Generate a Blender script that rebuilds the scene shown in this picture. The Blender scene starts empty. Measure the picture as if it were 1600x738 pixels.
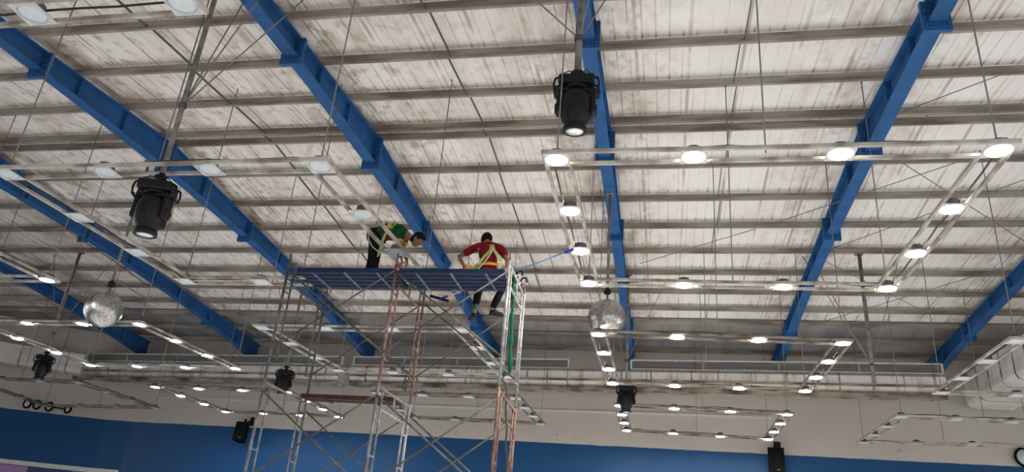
import bpy, bmesh, math, random
from mathutils import Vector, Matrix
random.seed(7)
S = bpy.context.scene
COL = S.collection
PI = math.pi

# ------------------------------------------------------------------ camera
EYE = 1.6                                   # camera height above the rink floor
F, YAW, PITCH, ROLL = 1183.2, -0.21604, 0.41530, 0.08505
def _axes():
    cy, sy, cp, sp, cr, sr = math.cos(YAW), math.sin(YAW), math.cos(PITCH), math.sin(PITCH), math.cos(ROLL), math.sin(ROLL)
    f = Vector((sy*cp, cy*cp, sp)); r = Vector((cy, -sy, 0)); u = r.cross(f)
    return cr*r + sr*u, -sr*r + cr*u, f
CR, CU, CF = _axes()
cam = bpy.data.cameras.new('camera'); cam_o = bpy.data.objects.new('camera', cam); COL.objects.link(cam_o)
cam.sensor_width = 36; cam.lens = 36*F/1600; cam.clip_end = 300
M3 = Matrix((CR, CU, -CF)).transposed()
cam_o.matrix_world = Matrix.Translation((0, 0, EYE)) @ M3.to_4x4()
S.camera = cam_o

# ------------------------------------------------------------------ world, daylight, exposure
w = bpy.data.worlds.new('world'); S.world = w; w.use_nodes = True
w.node_tree.nodes['Background'].inputs[0].default_value = (0.95, 0.97, 1.0, 1)
w.node_tree.nodes['Background'].inputs[1].default_value = 0.8
LAMP = 130.0                                  # strength of a lit downlight lens
S.view_settings.view_transform = 'Standard'; S.view_settings.look = 'None'
S.view_settings.exposure = 1.4; S.view_settings.gamma = 1; S.view_settings.use_curve_mapping = False
S.cycles.use_denoising = True
S.cycles.sample_clamp_indirect = 6.0
S.cycles.max_bounces = 6; S.cycles.diffuse_bounces = 4

# ------------------------------------------------------------------ points of the hall seen along a sight line
def ray(px, py):
    return CR*((px-800)/F) - CU*((py-369)/F) + CF
def atY(px, py, Y):
    d = ray(px, py); d = d*(Y/d.y); return Vector((d.x, d.y, d.z+EYE))
def atZ(px, py, z):                          # z above the eye
    d = ray(px, py); d = d*(z/d.z); return Vector((d.x, d.y, d.z+EYE))
def atX(px, py, x):
    d = ray(px, py); d = d*(x/d.x); return Vector((d.x, d.y, d.z+EYE))
RIDGE = 16.0
def roof(Y):                                 # top of the rafters (underside of the purlins)
    return EYE + (10.03 - .09*(RIDGE-Y) if Y < RIDGE else 10.03 - .0577*(Y-RIDGE))
def atRoof(px, py, dz=0.0):
    d = ray(px, py); lo, hi = 3.0, 60.0
    g = lambda Y: d.z/d.y*Y + EYE - roof(Y) - dz
    Y = lo; best = None
    while Y < hi:
        if g(Y) >= 0: best = Y; break
        Y += .01
    Y = best or hi
    return Vector((d.x/d.y*Y, Y, roof(Y)+dz))
def flange(Y):                               # underside of the rafters
    t = (Y-20)/10
    return EYE + ((((-.01246*t - .03987)*t - .38516)*t - .18104)*t + 9.26413)

# ------------------------------------------------------------------ materials
def mat(name, color, rough=.6, metal=0., var=0., scale=6., emit=None, strength=0., bump=0., color2=None, stretch=(1, 1, 1), detail=4, spec=.4):
    m = bpy.data.materials.new(name); m.use_nodes = True; n = m.node_tree.nodes; l = m.node_tree.links
    b = n['Principled BSDF']; b.inputs['Base Color'].default_value = (*color, 1)
    b.inputs['Roughness'].default_value = rough; b.inputs['Specular IOR Level'].default_value = spec; b.inputs['Metallic'].default_value = metal
    if emit:
        b.inputs['Emission Color'].default_value = (*emit, 1); b.inputs['Emission Strength'].default_value = strength
    if var or color2:
        tc = n.new('ShaderNodeTexCoord'); mp = n.new('ShaderNodeMapping'); mp.inputs['Scale'].default_value = stretch
        nz = n.new('ShaderNodeTexNoise'); nz.inputs['Scale'].default_value = scale; nz.inputs['Detail'].default_value = detail
        l.new(tc.outputs['Object'], mp.inputs[0]); l.new(mp.outputs[0], nz.inputs['Vector'])
        cr = n.new('ShaderNodeValToRGB'); c2 = color2 or tuple(c*(1-var) for c in color)
        cr.color_ramp.elements[0].color = (*c2, 1); cr.color_ramp.elements[0].position = .36
        cr.color_ramp.elements[1].color = (*color, 1); cr.color_ramp.elements[1].position = .6
        l.new(nz.outputs['Fac'], cr.inputs[0]); l.new(cr.outputs[0], b.inputs['Base Color'])
        if bump:
            bp = n.new('ShaderNodeBump'); bp.inputs['Strength'].default_value = bump; l.new(nz.outputs['Fac'], bp.inputs['Height']); l.new(bp.outputs[0], b.inputs['Normal'])
    return m
M = {}
M['blue'] = mat('blue_steel_paint', (.020, .10, .275), .55, var=.28, scale=1.5, spec=.25)
M['purlin'] = mat('dusty_purlin_steel', (.33, .29, .24), .65, color2=(.15, .12, .095), scale=1.4, stretch=(.5, 3, 3), detail=7)
M['rod'] = mat('dark_rod_steel', (.10, .085, .075), .6, .2)
M['wire'] = mat('wire_steel', (.20, .18, .16), .5, .3)
M['pipe'] = mat('grey_pipe', (.20, .185, .165), .55, .2, color2=(.11, .095, .08), scale=5)
M['rail'] = mat('white_dusty_rail', (.47, .44, .395), .55, color2=(.20, .165, .13), scale=2.6, detail=7)
M['railb'] = mat('brown_dusty_rail', (.26, .22, .18), .55, color2=(.09, .07, .055), scale=2.4, detail=6)
M['plate'] = mat('white_plate', (.62, .61, .59), .5, var=.2, scale=5)
M['housing'] = mat('lamp_housing', (.16, .15, .15), .5, .3, var=.3)
M['lens_off'] = mat('frosted_lens', (.66, .70, .74), .35, var=.08, scale=9)
M['lens_warm'] = mat('lit_lens_warm', (.9, .9, .9), .4, emit=(1, .93, .82), strength=LAMP*.9)
M['lens_cool'] = mat('lit_lens_cool', (.9, .9, .9), .4, emit=(.92, .95, 1), strength=LAMP*.55)
M['black'] = mat('black_plastic', (.006, .006, .0065), .5, var=.3, scale=4, spec=.25)
M['cable'] = mat('black_cable', (.03, .028, .027), .6)
M['glass'] = mat('head_lens', (.75, .78, .8), .15, .3)
M['mirror'] = mat('mirror_tiles', (.62, .60, .56), .34, 1.0, var=.4, scale=14)
M['core'] = mat('ball_core', (.06, .055, .05), .6)
M['duct'] = mat('white_duct_wrap', (.74, .71, .67), .55, color2=(.58, .53, .47), scale=.9, stretch=(1, 1, 2), detail=6)
M['band'] = mat('rusty_duct_band', (.46, .40, .34), .7, color2=(.09, .065, .05), scale=3.2, detail=6)
M['grille'] = mat('grey_grille', (.28, .275, .27), .55, var=.5, scale=1.0, stretch=(.3, 1, 60))
M['strip'] = mat('rusty_edge_strip', (.34, .28, .22), .7, color2=(.07, .045, .03), scale=1.1, stretch=(1, 1, 3), detail=8)
M['gframe'] = mat('grille_frame', (.66, .63, .58), .5, var=.2)
M['galv'] = mat('galvanised_tube', (.19, .195, .19), .5, .1, color2=(.10, .095, .09), scale=7)
M['galvd'] = mat('dull_grey_tube', (.105, .11, .10), .55, .1, color2=(.05, .047, .04), scale=7)
M['silver'] = mat('bright_tube', (.31, .315, .32), .45, .2, var=.45, scale=7)
M['rust'] = mat('red_brown_tube', (.12, .042, .032), .6, .1, color2=(.24, .16, .13), scale=9)
M['rustp'] = mat('pale_rusty_tube', (.19, .12, .095), .6, .1, color2=(.085, .035, .027), scale=7)
M['brace'] = mat('brace_tube', (.10, .082, .068), .55, .1, color2=(.045, .032, .025), scale=8)
M['deck'] = mat('blue_deck', (.009, .021, .066), .6, .0, color2=(.005, .011, .034), scale=5, spec=.2)
M['batten'] = mat('worn_blue_batten', (.035, .07, .15), .5, .1, color2=(.16, .18, .20), scale=6)
M['plank'] = mat('brown_plank', (.06, .024, .02), .7, color2=(.025, .012, .01), scale=8, spec=.2)
M['skin'] = mat('skin', (.24, .12, .075), .6, var=.12, scale=12, spec=.25)
M['hair'] = mat('hair', (.006, .005, .005), .7, var=.3, scale=40, spec=.15)
M['green'] = mat('green_shirt', (.006, .075, .024), .85, var=.3, scale=9, spec=.15)
M['orange'] = mat('orange_trim', (.62, .30, .03), .8, var=.2)
M['red'] = mat('red_shirt', (.21, .008, .014), .85, var=.3, scale=9, spec=.15)
M['maroon'] = mat('maroon_cloth', (.10, .012, .02), .85, var=.25, scale=9)
M['trouser'] = mat('black_trousers', (.007, .0065, .007), .85, var=.3, scale=9, spec=.15)
M['shoe'] = mat('dark_shoe', (.014, .013, .013), .7, var=.3, spec=.15)
M['sock'] = mat('teal_sock', (.02, .10, .10), .85, var=.2)
M['lime'] = mat('lime_webbing', (.38, .52, .12), .7, var=.2, scale=20)
M['yellow'] = mat('yellow_webbing', (.66, .42, .05), .7, var=.2, scale=20)
M['white'] = mat('white_cloth', (.68, .62, .58), .9, var=.25, scale=14, bump=.3)
M['rope'] = mat('pale_rope', (.55, .54, .50), .8, var=.2)
M['greenrope'] = mat('green_rope', (.004, .085, .05), .8, var=.3, scale=14, spec=.15)
M['polblue'] = mat('blue_pole', (.12, .20, .38), .4, .3, var=.2)
M['grip'] = mat('blue_grip', (.008, .03, .26), .5)
M['trim'] = mat('off_white_trim', (.62, .60, .56), .6, var=.15)
M['ring'] = mat('dark_ring', (.006, .0065, .007), .85, spec=.05)
M['speaker'] = mat('speaker_black', (.007, .007, .0075), .9, var=.3, spec=.05)
M['disc'] = mat('pale_disc', (.55, .62, .66), .4, var=.1)

def nodes_of(name):
    m = bpy.data.materials.new(name); m.use_nodes = True
    return m, m.node_tree.nodes, m.node_tree.links
def math_node(n, l, op, a, b=None, c=None, clamp=False):
    x = n.new('ShaderNodeMath'); x.operation = op; x.use_clamp = clamp
    for i, v in enumerate((a, b, c)):
        if v is None: continue
        if isinstance(v, (int, float)): x.inputs[i].default_value = v
        else: l.new(v, x.inputs[i])
    return x.outputs[0]
def mixc(n, l, fac, a, b):
    x = n.new('ShaderNodeMix'); x.data_type = 'RGBA'
    l.new(fac, x.inputs[0]) if not isinstance(fac, float) else setattr(x.inputs[0], 'default_value', fac)
    for k, v in ((6, a), (7, b)):
        if isinstance(v, tuple): x.inputs[k].default_value = (*v, 1)
        else: l.new(v, x.inputs[k])
    return x.outputs[2]
def noise(n, l, vec, scale, stretch=(1, 1, 1), detail=4):
    mp = n.new('ShaderNodeMapping'); mp.inputs['Scale'].default_value = stretch; l.new(vec, mp.inputs[0])
    z = n.new('ShaderNodeTexNoise'); z.inputs['Scale'].default_value = scale; z.inputs['Detail'].default_value = detail; l.new(mp.outputs[0], z.inputs['Vector'])
    return z.outputs['Fac']
def ramp(n, l, v, a, b):
    x = n.new('ShaderNodeMapRange'); x.clamp = True; l.new(v, x.inputs[0]); x.inputs[1].default_value = a; x.inputs[2].default_value = b
    return x.outputs[0]
BEAM0 = -1.3833                              # x of the fifth rafter, six metres apart
def roof_material():
    m, n, l = nodes_of('stained_roof_lining'); b = n['Principled BSDF']; b.inputs['Roughness'].default_value = .7
    tc = n.new('ShaderNodeTexCoord'); sp = n.new('ShaderNodeSeparateXYZ'); l.new(tc.outputs['Object'], sp.inputs[0]); v = tc.outputs['Object']
    X, Y = sp.outputs[0], sp.outputs[1]
    A = lambda *a, **k: math_node(n, l, *a, **k)
    # fine ribs and wide panel seams running down the slope
    fr = A('FRACT', A('MULTIPLY', X, 1/.27)); rib = A('SUBTRACT', 1, ramp(n, l, A('ABSOLUTE', A('SUBTRACT', fr, .5)), .03, .085))
    ribw = A('SUBTRACT', 1, ramp(n, l, A('ABSOLUTE', A('SUBTRACT', fr, .5)), .04, .15))
    fs = A('FRACT', A('MULTIPLY', X, 1/1.08)); seam = A('SUBTRACT', 1, ramp(n, l, A('ABSOLUTE', A('SUBTRACT', fs, .5)), .012, .05))
    n_rib = ramp(n, l, noise(n, l, v, 1.0, (2.6, .55, 1), 5), .36, .62)
    n_seam = ramp(n, l, noise(n, l, v, .9, (1.5, .9, 1), 5), .36, .58)
    stain = ramp(n, l, noise(n, l, v, .42, (1.2, .7, 1), 9), .50, .68)
    streak = ramp(n, l, noise(n, l, v, 1.5, (1.7, .6, 1), 10), .46, .72)
    blot = ramp(n, l, noise(n, l, v, 4.5, (1, .7, 1), 10), .52, .68)
    # rib ends against the purlins, where dirty water has collected
    pf = A('FRACT', A('MULTIPLY', A('SUBTRACT', Y, 16.10), 1/1.645)); pn = A('FRACT', A('MULTIPLY', A('SUBTRACT', Y, 10.80), 1/1.612))
    far = A('GREATER_THAN', Y, 15.7); ph = A('ADD', A('MULTIPLY', pf, far), A('MULTIPLY', pn, A('SUBTRACT', 1, far)))
    foot = ramp(n, l, ph, .86, .98); drip = A('MULTIPLY', A('MULTIPLY', foot, ribw), ramp(n, l, noise(n, l, v, 2.3, (1, .2, 1), 3), .42, .62))
    # dirt that has crept out from the rafters, and an older dirtier lining on the left
    d = A('FRACT', A('MULTIPLY', A('SUBTRACT', X, BEAM0-.2), 1/6.0))
    near = A('MAXIMUM', A('SUBTRACT', 1, ramp(n, l, d, .08, .36)), ramp(n, l, d, .66, .98))
    left = A('SUBTRACT', 1, ramp(n, l, X, -10.0, 2.0)); left2 = A('SUBTRACT', 1, ramp(n, l, X, -21.0, -14.0))
    col = mixc(n, l, noise(n, l, v, .35, (1, .5, 1), 3), (.74, .715, .69), (.82, .81, .795))
    col = mixc(n, l, A('MULTIPLY', left, .85), col, (.86, .79, .715))  # warm lining tone, lightened in colour to make up for dimmer light here
    dirt = A('ADD', A('MULTIPLY', stain, A('ADD', A('MULTIPLY', left, .26), .14)), A('MULTIPLY', A('MULTIPLY', near, streak), .66), clamp=True)
    dirt = A('ADD', dirt, A('MULTIPLY', streak, A('ADD', A('MULTIPLY', left, .13), .05)), clamp=True)
    dirt = A('ADD', dirt, A('MULTIPLY', A('MULTIPLY', stain, left2), .45), clamp=True)
    col = mixc(n, l, dirt, col, (.36, .24, .15))
    col = mixc(n, l, A('MULTIPLY', blot, A('ADD', A('ADD', A('MULTIPLY', left, .34), A('MULTIPLY', near, .34)), .04)), col, (.22, .13, .075))
    ribs = A('MULTIPLY', rib, A('MULTIPLY', n_rib, A('ADD', A('ADD', A('MULTIPLY', near, .42), A('MULTIPLY', left, .20)), .22)))
    col = mixc(n, l, ribs, col, (.13, .09, .065))
    col = mixc(n, l, A('MULTIPLY', A('MULTIPLY', seam, n_seam), .62), col, (.22, .155, .11))
    col = mixc(n, l, A('MULTIPLY', drip, .7), col, (.12, .085, .065))
    col = mixc(n, l, A('MULTIPLY', foot, .16), col, (.30, .22, .16))
    # run marks just above each purlin
    l.new(col, b.inputs['Base Color'])
    return m
M['roof'] = roof_material()
M['shaded_sheet'] = mat('shaded_roof_sheet', (.34, .335, .33), .55, .2, color2=(.24, .235, .23), scale=.5, stretch=(3, .4, 1))  # eave bay: darker colour stands in for the shade behind the duct
BLUE_TOP = EYE + 5.14
def wall_material():
    m, n, l = nodes_of('painted_hall_wall'); b = n['Principled BSDF']; b.inputs['Roughness'].default_value = .5; b.inputs['Specular IOR Level'].default_value = .3
    tc = n.new('ShaderNodeTexCoord'); sp = n.new('ShaderNodeSeparateXYZ'); l.new(tc.outputs['Object'], sp.inputs[0]); v = tc.outputs['Object']
    Z = sp.outputs[2]; A = lambda *a, **k: math_node(n, l, *a, **k)
    big = noise(n, l, v, .35, (1, 1, 1.4), 5); spots = ramp(n, l, noise(n, l, v, 2.6, (1, 1, 1), 7), .64, .73)
    pat = ramp(n, l, noise(n, l, v, .22, (1, 1, 2), 4), .50, .66)
    low = A('SUBTRACT', 1, ramp(n, l, A('ABSOLUTE', A('SUBTRACT', Z, BLUE_TOP+.35)), .2, 1.3))
    beige = mixc(n, l, big, (.44, .395, .345), (.56, .51, .455))
    beige = mixc(n, l, A('MULTIPLY', A('MULTIPLY', spots, pat), A('ADD', A('MULTIPLY', low, .7), .12)), beige, (.10, .08, .065))
    edge = A('ADD', Z, A('MULTIPLY', A('SUBTRACT', noise(n, l, v, 1.2, (1, 1, 1), 3), .5), .05))
    blue = mixc(n, l, noise(n, l, v, .3, (1, 1, 1), 3), (.0035, .050, .145), (.005, .068, .19))
    col = mixc(n, l, A('LESS_THAN', edge, BLUE_TOP), beige, blue)
    l.new(col, b.inputs['Base Color']); return m
M['wall'] = wall_material()
def floor_material():
    # white ice; unseen dark area at the left added to dim the left wall
    m, n, l = nodes_of('rink_ice'); b = n['Principled BSDF']; b.inputs['Roughness'].default_value = .35
    tc = n.new('ShaderNodeTexCoord'); ice = n.new('ShaderNodeMix'); ice.data_type = 'RGBA'; ice.inputs[6].default_value = (.05, .05, .055, 1)
    l.new(mixc(n, l, noise(n, l, tc.outputs['Object'], .6, (1, 1, 1), 6), (.74, .76, .78), (.86, .87, .88)), ice.inputs[7])
    sp = n.new('ShaderNodeSeparateXYZ'); l.new(tc.outputs['Object'], sp.inputs[0])
    l.new(math_node(n, l, 'GREATER_THAN', sp.outputs[0], -19.0), ice.inputs[0]); l.new(ice.outputs[2], b.inputs['Base Color']); return m
M['ice'] = floor_material()
def duct_material():
    m, n, l = nodes_of('white_duct_wrap'); b = n['Principled BSDF']; b.inputs['Roughness'].default_value = .5
    tc = n.new('ShaderNodeTexCoord'); sp = n.new('ShaderNodeSeparateXYZ'); l.new(tc.outputs['Object'], sp.inputs[0]); v = tc.outputs['Object']
    A = lambda *a, **k: math_node(n, l, *a, **k); Z = sp.outputs[2]
    big = noise(n, l, v, .9, (1, 1, 2), 6); st = ramp(n, l, noise(n, l, v, 1.5, (1, 1, 1), 8), .50, .64)
    dr = ramp(n, l, noise(n, l, v, 2.2, (1.6, 1, .35), 7), .52, .70)
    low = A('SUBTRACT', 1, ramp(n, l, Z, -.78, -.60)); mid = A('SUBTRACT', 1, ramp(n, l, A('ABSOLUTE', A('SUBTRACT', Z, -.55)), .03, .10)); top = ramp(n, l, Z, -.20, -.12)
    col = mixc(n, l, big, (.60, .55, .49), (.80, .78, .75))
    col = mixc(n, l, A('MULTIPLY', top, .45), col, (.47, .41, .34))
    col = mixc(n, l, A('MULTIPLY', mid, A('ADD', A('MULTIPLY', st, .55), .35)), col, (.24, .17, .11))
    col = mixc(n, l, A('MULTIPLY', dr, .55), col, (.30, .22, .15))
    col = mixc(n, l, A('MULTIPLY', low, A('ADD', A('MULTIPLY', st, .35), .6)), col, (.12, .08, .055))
    l.new(col, b.inputs['Base Color']); return m
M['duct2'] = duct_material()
def banner_material():
    m, n, l = nodes_of('purple_banner'); b = n['Principled BSDF']
    tc = n.new('ShaderNodeTexCoord'); sp = n.new('ShaderNodeSeparateXYZ'); l.new(tc.outputs['Object'], sp.inputs[0])
    s = math_node(n, l, 'LESS_THAN', math_node(n, l, 'FRACT', math_node(n, l, 'MULTIPLY', sp.outputs[0], 1/3.6)), .47)
    l.new(mixc(n, l, s, (.33, .20, .38), (.03, .035, .12)), b.inputs['Base Color']); return m
M['banner'] = banner_material()

# ------------------------------------------------------------------ mesh helpers
ORG = {}
class MB:
    def __init__(s): s.v = []; s.f = []; s.sm = []
    def add(s, vs, fs, smooth=False):
        k = len(s.v); s.v += [Vector(p) for p in vs]; s.f += [tuple(i+k for i in f) for f in fs]; s.sm += [smooth]*len(fs); return s
    def box(s, c, d, R=None):
        c = Vector(c); R = R or Matrix.Identity(3); vs = []
        for z in (-.5, .5):
            for y in (-.5, .5):
                for x in (-.5, .5): vs.append(c + R @ Vector((x*d[0], y*d[1], z*d[2])))
        return s.add(vs, [(0, 2, 3, 1), (4, 5, 7, 6), (0, 1, 5, 4), (2, 6, 7, 3), (0, 4, 6, 2), (1, 3, 7, 5)])
    def bevbox(s, c, d, bv=.02, R=None):
        bm = bmesh.new(); bmesh.ops.create_cube(bm, size=1)
        for v in bm.verts: v.co = Vector((v.co.x*d[0], v.co.y*d[1], v.co.z*d[2]))
        bmesh.ops.bevel(bm, geom=bm.edges[:], offset=bv, segments=2, affect='EDGES', profile=.6)
        R = R or Matrix.Identity(3); bm.verts.index_update()
        s.add([Vector(c) + R @ v.co for v in bm.verts], [tuple(v.index for v in f.verts) for f in bm.faces]); bm.free(); return s
    def bar(s, p, q, wd, h, up=(0, 0, 1)):
        p, q = Vector(p), Vector(q); d = (q-p).normalized(); u = Vector(up); x = d.cross(u)
        if x.length < 1e-4: x = d.cross(Vector((1, 0, 0)))
        x.normalize(); u = x.cross(d); vs = []
        for e in (p, q):
            for a, b in ((-1, -1), (1, -1), (1, 1), (-1, 1)): vs.append(e + x*(a*wd/2) + u*(b*h/2))
        return s.add(vs, [(0, 1, 2, 3), (7, 6, 5, 4), (0, 4, 5, 1), (1, 5, 6, 2), (2, 6, 7, 3), (3, 7, 4, 0)])
    def tube(s, pts, r, n=8, cap=True):
        pts = [Vector(p) for p in pts]; rs = r if isinstance(r, (list, tuple)) else [r]*len(pts)
        rings = []; prev = None
        for i, p in enumerate(pts):
            t = (pts[min(i+1, len(pts)-1)] - pts[max(i-1, 0)]).normalized()
            if prev is None: x = t.orthogonal().normalized()
            else:
                x = prev - t*prev.dot(t); x.normalize()
            prev = x; y = t.cross(x); rings.append([p + (x*math.cos(2*PI*k/n) + y*math.sin(2*PI*k/n))*rs[i] for k in range(n)])
        vs = [v for r_ in rings for v in r_]; fs = []
        for i in range(len(pts)-1):
            for k in range(n): a = i*n+k; b = i*n+(k+1) % n; fs.append((a, b, b+n, a+n))
        if cap: fs += [tuple(range(n-1, -1, -1)), tuple(range((len(pts)-1)*n, len(pts)*n))]
        return s.add(vs, fs, True)
    def lathe(s, prof, n=24, M_=None):       # prof: (r, z); M_ places it
        vs = []; fs = []
        for r, z in prof:
            for k in range(n): vs.append(Vector((r*math.cos(2*PI*k/n), r*math.sin(2*PI*k/n), z)))
        for i in range(len(prof)-1):
            for k in range(n): a = i*n+k; b = i*n+(k+1) % n; fs.append((a, b, b+n, a+n))
        fs += [tuple(range(n-1, -1, -1)), tuple(range((len(prof)-1)*n, len(prof)*n))]
        if M_: vs = [M_ @ v for v in vs]
        return s.add(vs, fs, True)
    def ell(s, c, rad, R=None, nu=16, nv=10):
        c = Vector(c); R = R or Matrix.Identity(3); vs = []; fs = []
        for j in range(1, nv):
            a = PI*j/nv
            for k in range(nu): b = 2*PI*k/nu; vs.append(c + R @ Vector((rad[0]*math.sin(a)*math.cos(b), rad[1]*math.sin(a)*math.sin(b), rad[2]*math.cos(a))))
        t = len(vs); vs += [c + R @ Vector((0, 0, rad[2])), c + R @ Vector((0, 0, -rad[2]))]
        for j in range(nv-2):
            for k in range(nu): p = j*nu+k; q = j*nu+(k+1) % nu; fs.append((p, p+nu, q+nu, q))
        for k in range(nu): fs.append((t, k, (k+1) % nu)); fs.append((t+1, (nv-2)*nu+(k+1) % nu, (nv-2)*nu+k))
        return s.add(vs, fs, True)
    def prism(s, prof, ends):                # prof: closed list of Vector offsets, swept between the given frames' points
        n = len(prof[0]); vs = [v for pr in prof for v in pr]; fs = []
        for i in range(len(prof)-1):
            for k in range(n): a = i*n+k; b = i*n+(k+1) % n; fs.append((a, b, b+n, a+n))
        if ends: fs += [tuple(range(n-1, -1, -1)), tuple(range((len(prof)-1)*n, len(prof)*n))]
        return s.add(vs, fs)
    def build(s, name, m, parent=None, flat=False):
        me = bpy.data.meshes.new(name); org = ORG.get(parent.name, Vector()) if parent else Vector()
        me.from_pydata([v - org for v in s.v], [], s.f); me.validate()
        me.polygons.foreach_set('use_smooth', [False if flat else bool(x) for x in s.sm] if len(me.polygons) == len(s.sm) else [False]*len(me.polygons))
        bm = bmesh.new(); bm.from_mesh(me); bmesh.ops.recalc_face_normals(bm, faces=bm.faces); bm.to_mesh(me); bm.free()
        me.materials.append(m if not isinstance(m, str) else M[m])
        o = bpy.data.objects.new(name, me); COL.objects.link(o)
        if parent: o.parent = parent; ORG[o.name] = org
        return o
def tag(o, label=None, cat=None, group=None, kind=None):
    if label: o['label'] = label
    if cat: o['category'] = cat
    if group: o['group'] = group
    if kind: o['kind'] = kind
    return o
def thing(name, label, cat, loc=(0, 0, 0), group=None):
    o = bpy.data.objects.new(name, None); COL.objects.link(o); o.location = loc; o.empty_display_size = .2
    ORG[o.name] = Vector(loc); return tag(o, label, cat, group)
def copy_tree(o, parent=None, name=None):
    c = o.copy(); COL.objects.link(c); c.parent = parent
    for ch in list(o.children): copy_tree(ch, c)
    return c
def struct(mb, name, m): return tag(mb.build(name, m), kind='structure')
def V(x, y, z): return Vector((x, y, z))

# ------------------------------------------------------------------ the setting
X0, X1 = -46.0, 26.0
WALL_Y = 33.0
mb = MB(); mb.box((-10, 13.5, -.1), (72, 41, .2)); struct(mb, 'floor', 'ice')
mb = MB()
ys = [-4, RIDGE, 29.3]
T = .25
def slab(mb, ya, yb, dz=T, th=.05):
    vs = [(X0, ya, roof(ya)+dz), (X1, ya, roof(ya)+dz), (X1, yb, roof(yb)+dz), (X0, yb, roof(yb)+dz)]
    vs += [(x, y, z+th) for x, y, z in vs]
    mb.add(vs, [(3, 2, 1, 0), (4, 5, 6, 7), (0, 1, 5, 4), (1, 2, 6, 5), (2, 3, 7, 6), (3, 0, 4, 7)])
slab(mb, -4, RIDGE); slab(mb, RIDGE, 28.95); struct(mb, 'ceiling', 'roof')
mb = MB(); slab(mb, 28.95, WALL_Y); struct(mb, 'ceiling_2', 'shaded_sheet')
def wall(name, pts, th=.2):
    mb = MB(); n = len(pts)
    for i in range(n-1):
        a, b = Vector((*pts[i], 0)), Vector((*pts[i+1], 0)); d = (b-a).normalized(); nrm = V(-d.y, d.x, 0)
        if nrm.y < 0: nrm = -nrm
        za, zb = roof(a.y)+T-.02, roof(b.y)+T-.02
        q = [a, b, b+nrm*th, a+nrm*th]; z = [za, zb, zb, za]
        mb.add(q + [p + V(0, 0, h) for p, h in zip(q, z)], [(3, 2, 1, 0), (4, 5, 6, 7), (0, 1, 5, 4), (1, 2, 6, 5), (2, 3, 7, 6), (3, 0, 4, 7)])
    return struct(mb, name, 'wall')
mb = MB(); mb.box((X1, 14.5, EYE+7.2), (.2, 37, 6.4)); struct(mb, 'wall_right', 'wall')  # unseen upper wall, added with an open lower side so daylight enters low
mb = MB(); mb.box((-10, -4, EYE+6.2), (72, .2, 5.2)); mb.box((-31, -4, 3.4), (30, .2, 7.2)); struct(mb, 'wall_back', 'wall')  # unseen, added to block high daylight; closed on the left to keep it dim
CURVE = [(-25.1, 33.0), (-26.4, 32.8), (-27.9, 32.2), (-30.6, 30.8), (-34.5, 28.4), (-40, 24.5)]
wall('wall_far', [(X1, WALL_Y), (-25.1, WALL_Y)]); wall('wall_left', CURVE)
mb = MB()
for (a, b) in zip(CURVE[:-1], CURVE[1:]): mb.bar((a[0], a[1]-.06, EYE+2.78), (b[0], b[1]-.06, EYE+2.78), .1, .2)
struct(mb, 'trim_1', 'trim')
mb = MB(); mb.bar((-24, 32.97, EYE+6.34), (4.4, 32.97, EYE+6.62), .05, .07); struct(mb, 'trim_2', 'trim')
mb = MB()
for (a, b) in zip(CURVE[1:-1], CURVE[2:]): mb.bar((a[0], a[1]-.1, EYE+1.9), (b[0], b[1]-.1, EYE+1.9), .05, 1.5)
tag(mb.build('banner', 'banner'), 'purple and navy banner hung under the white trim on the left wall', 'banner')

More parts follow.
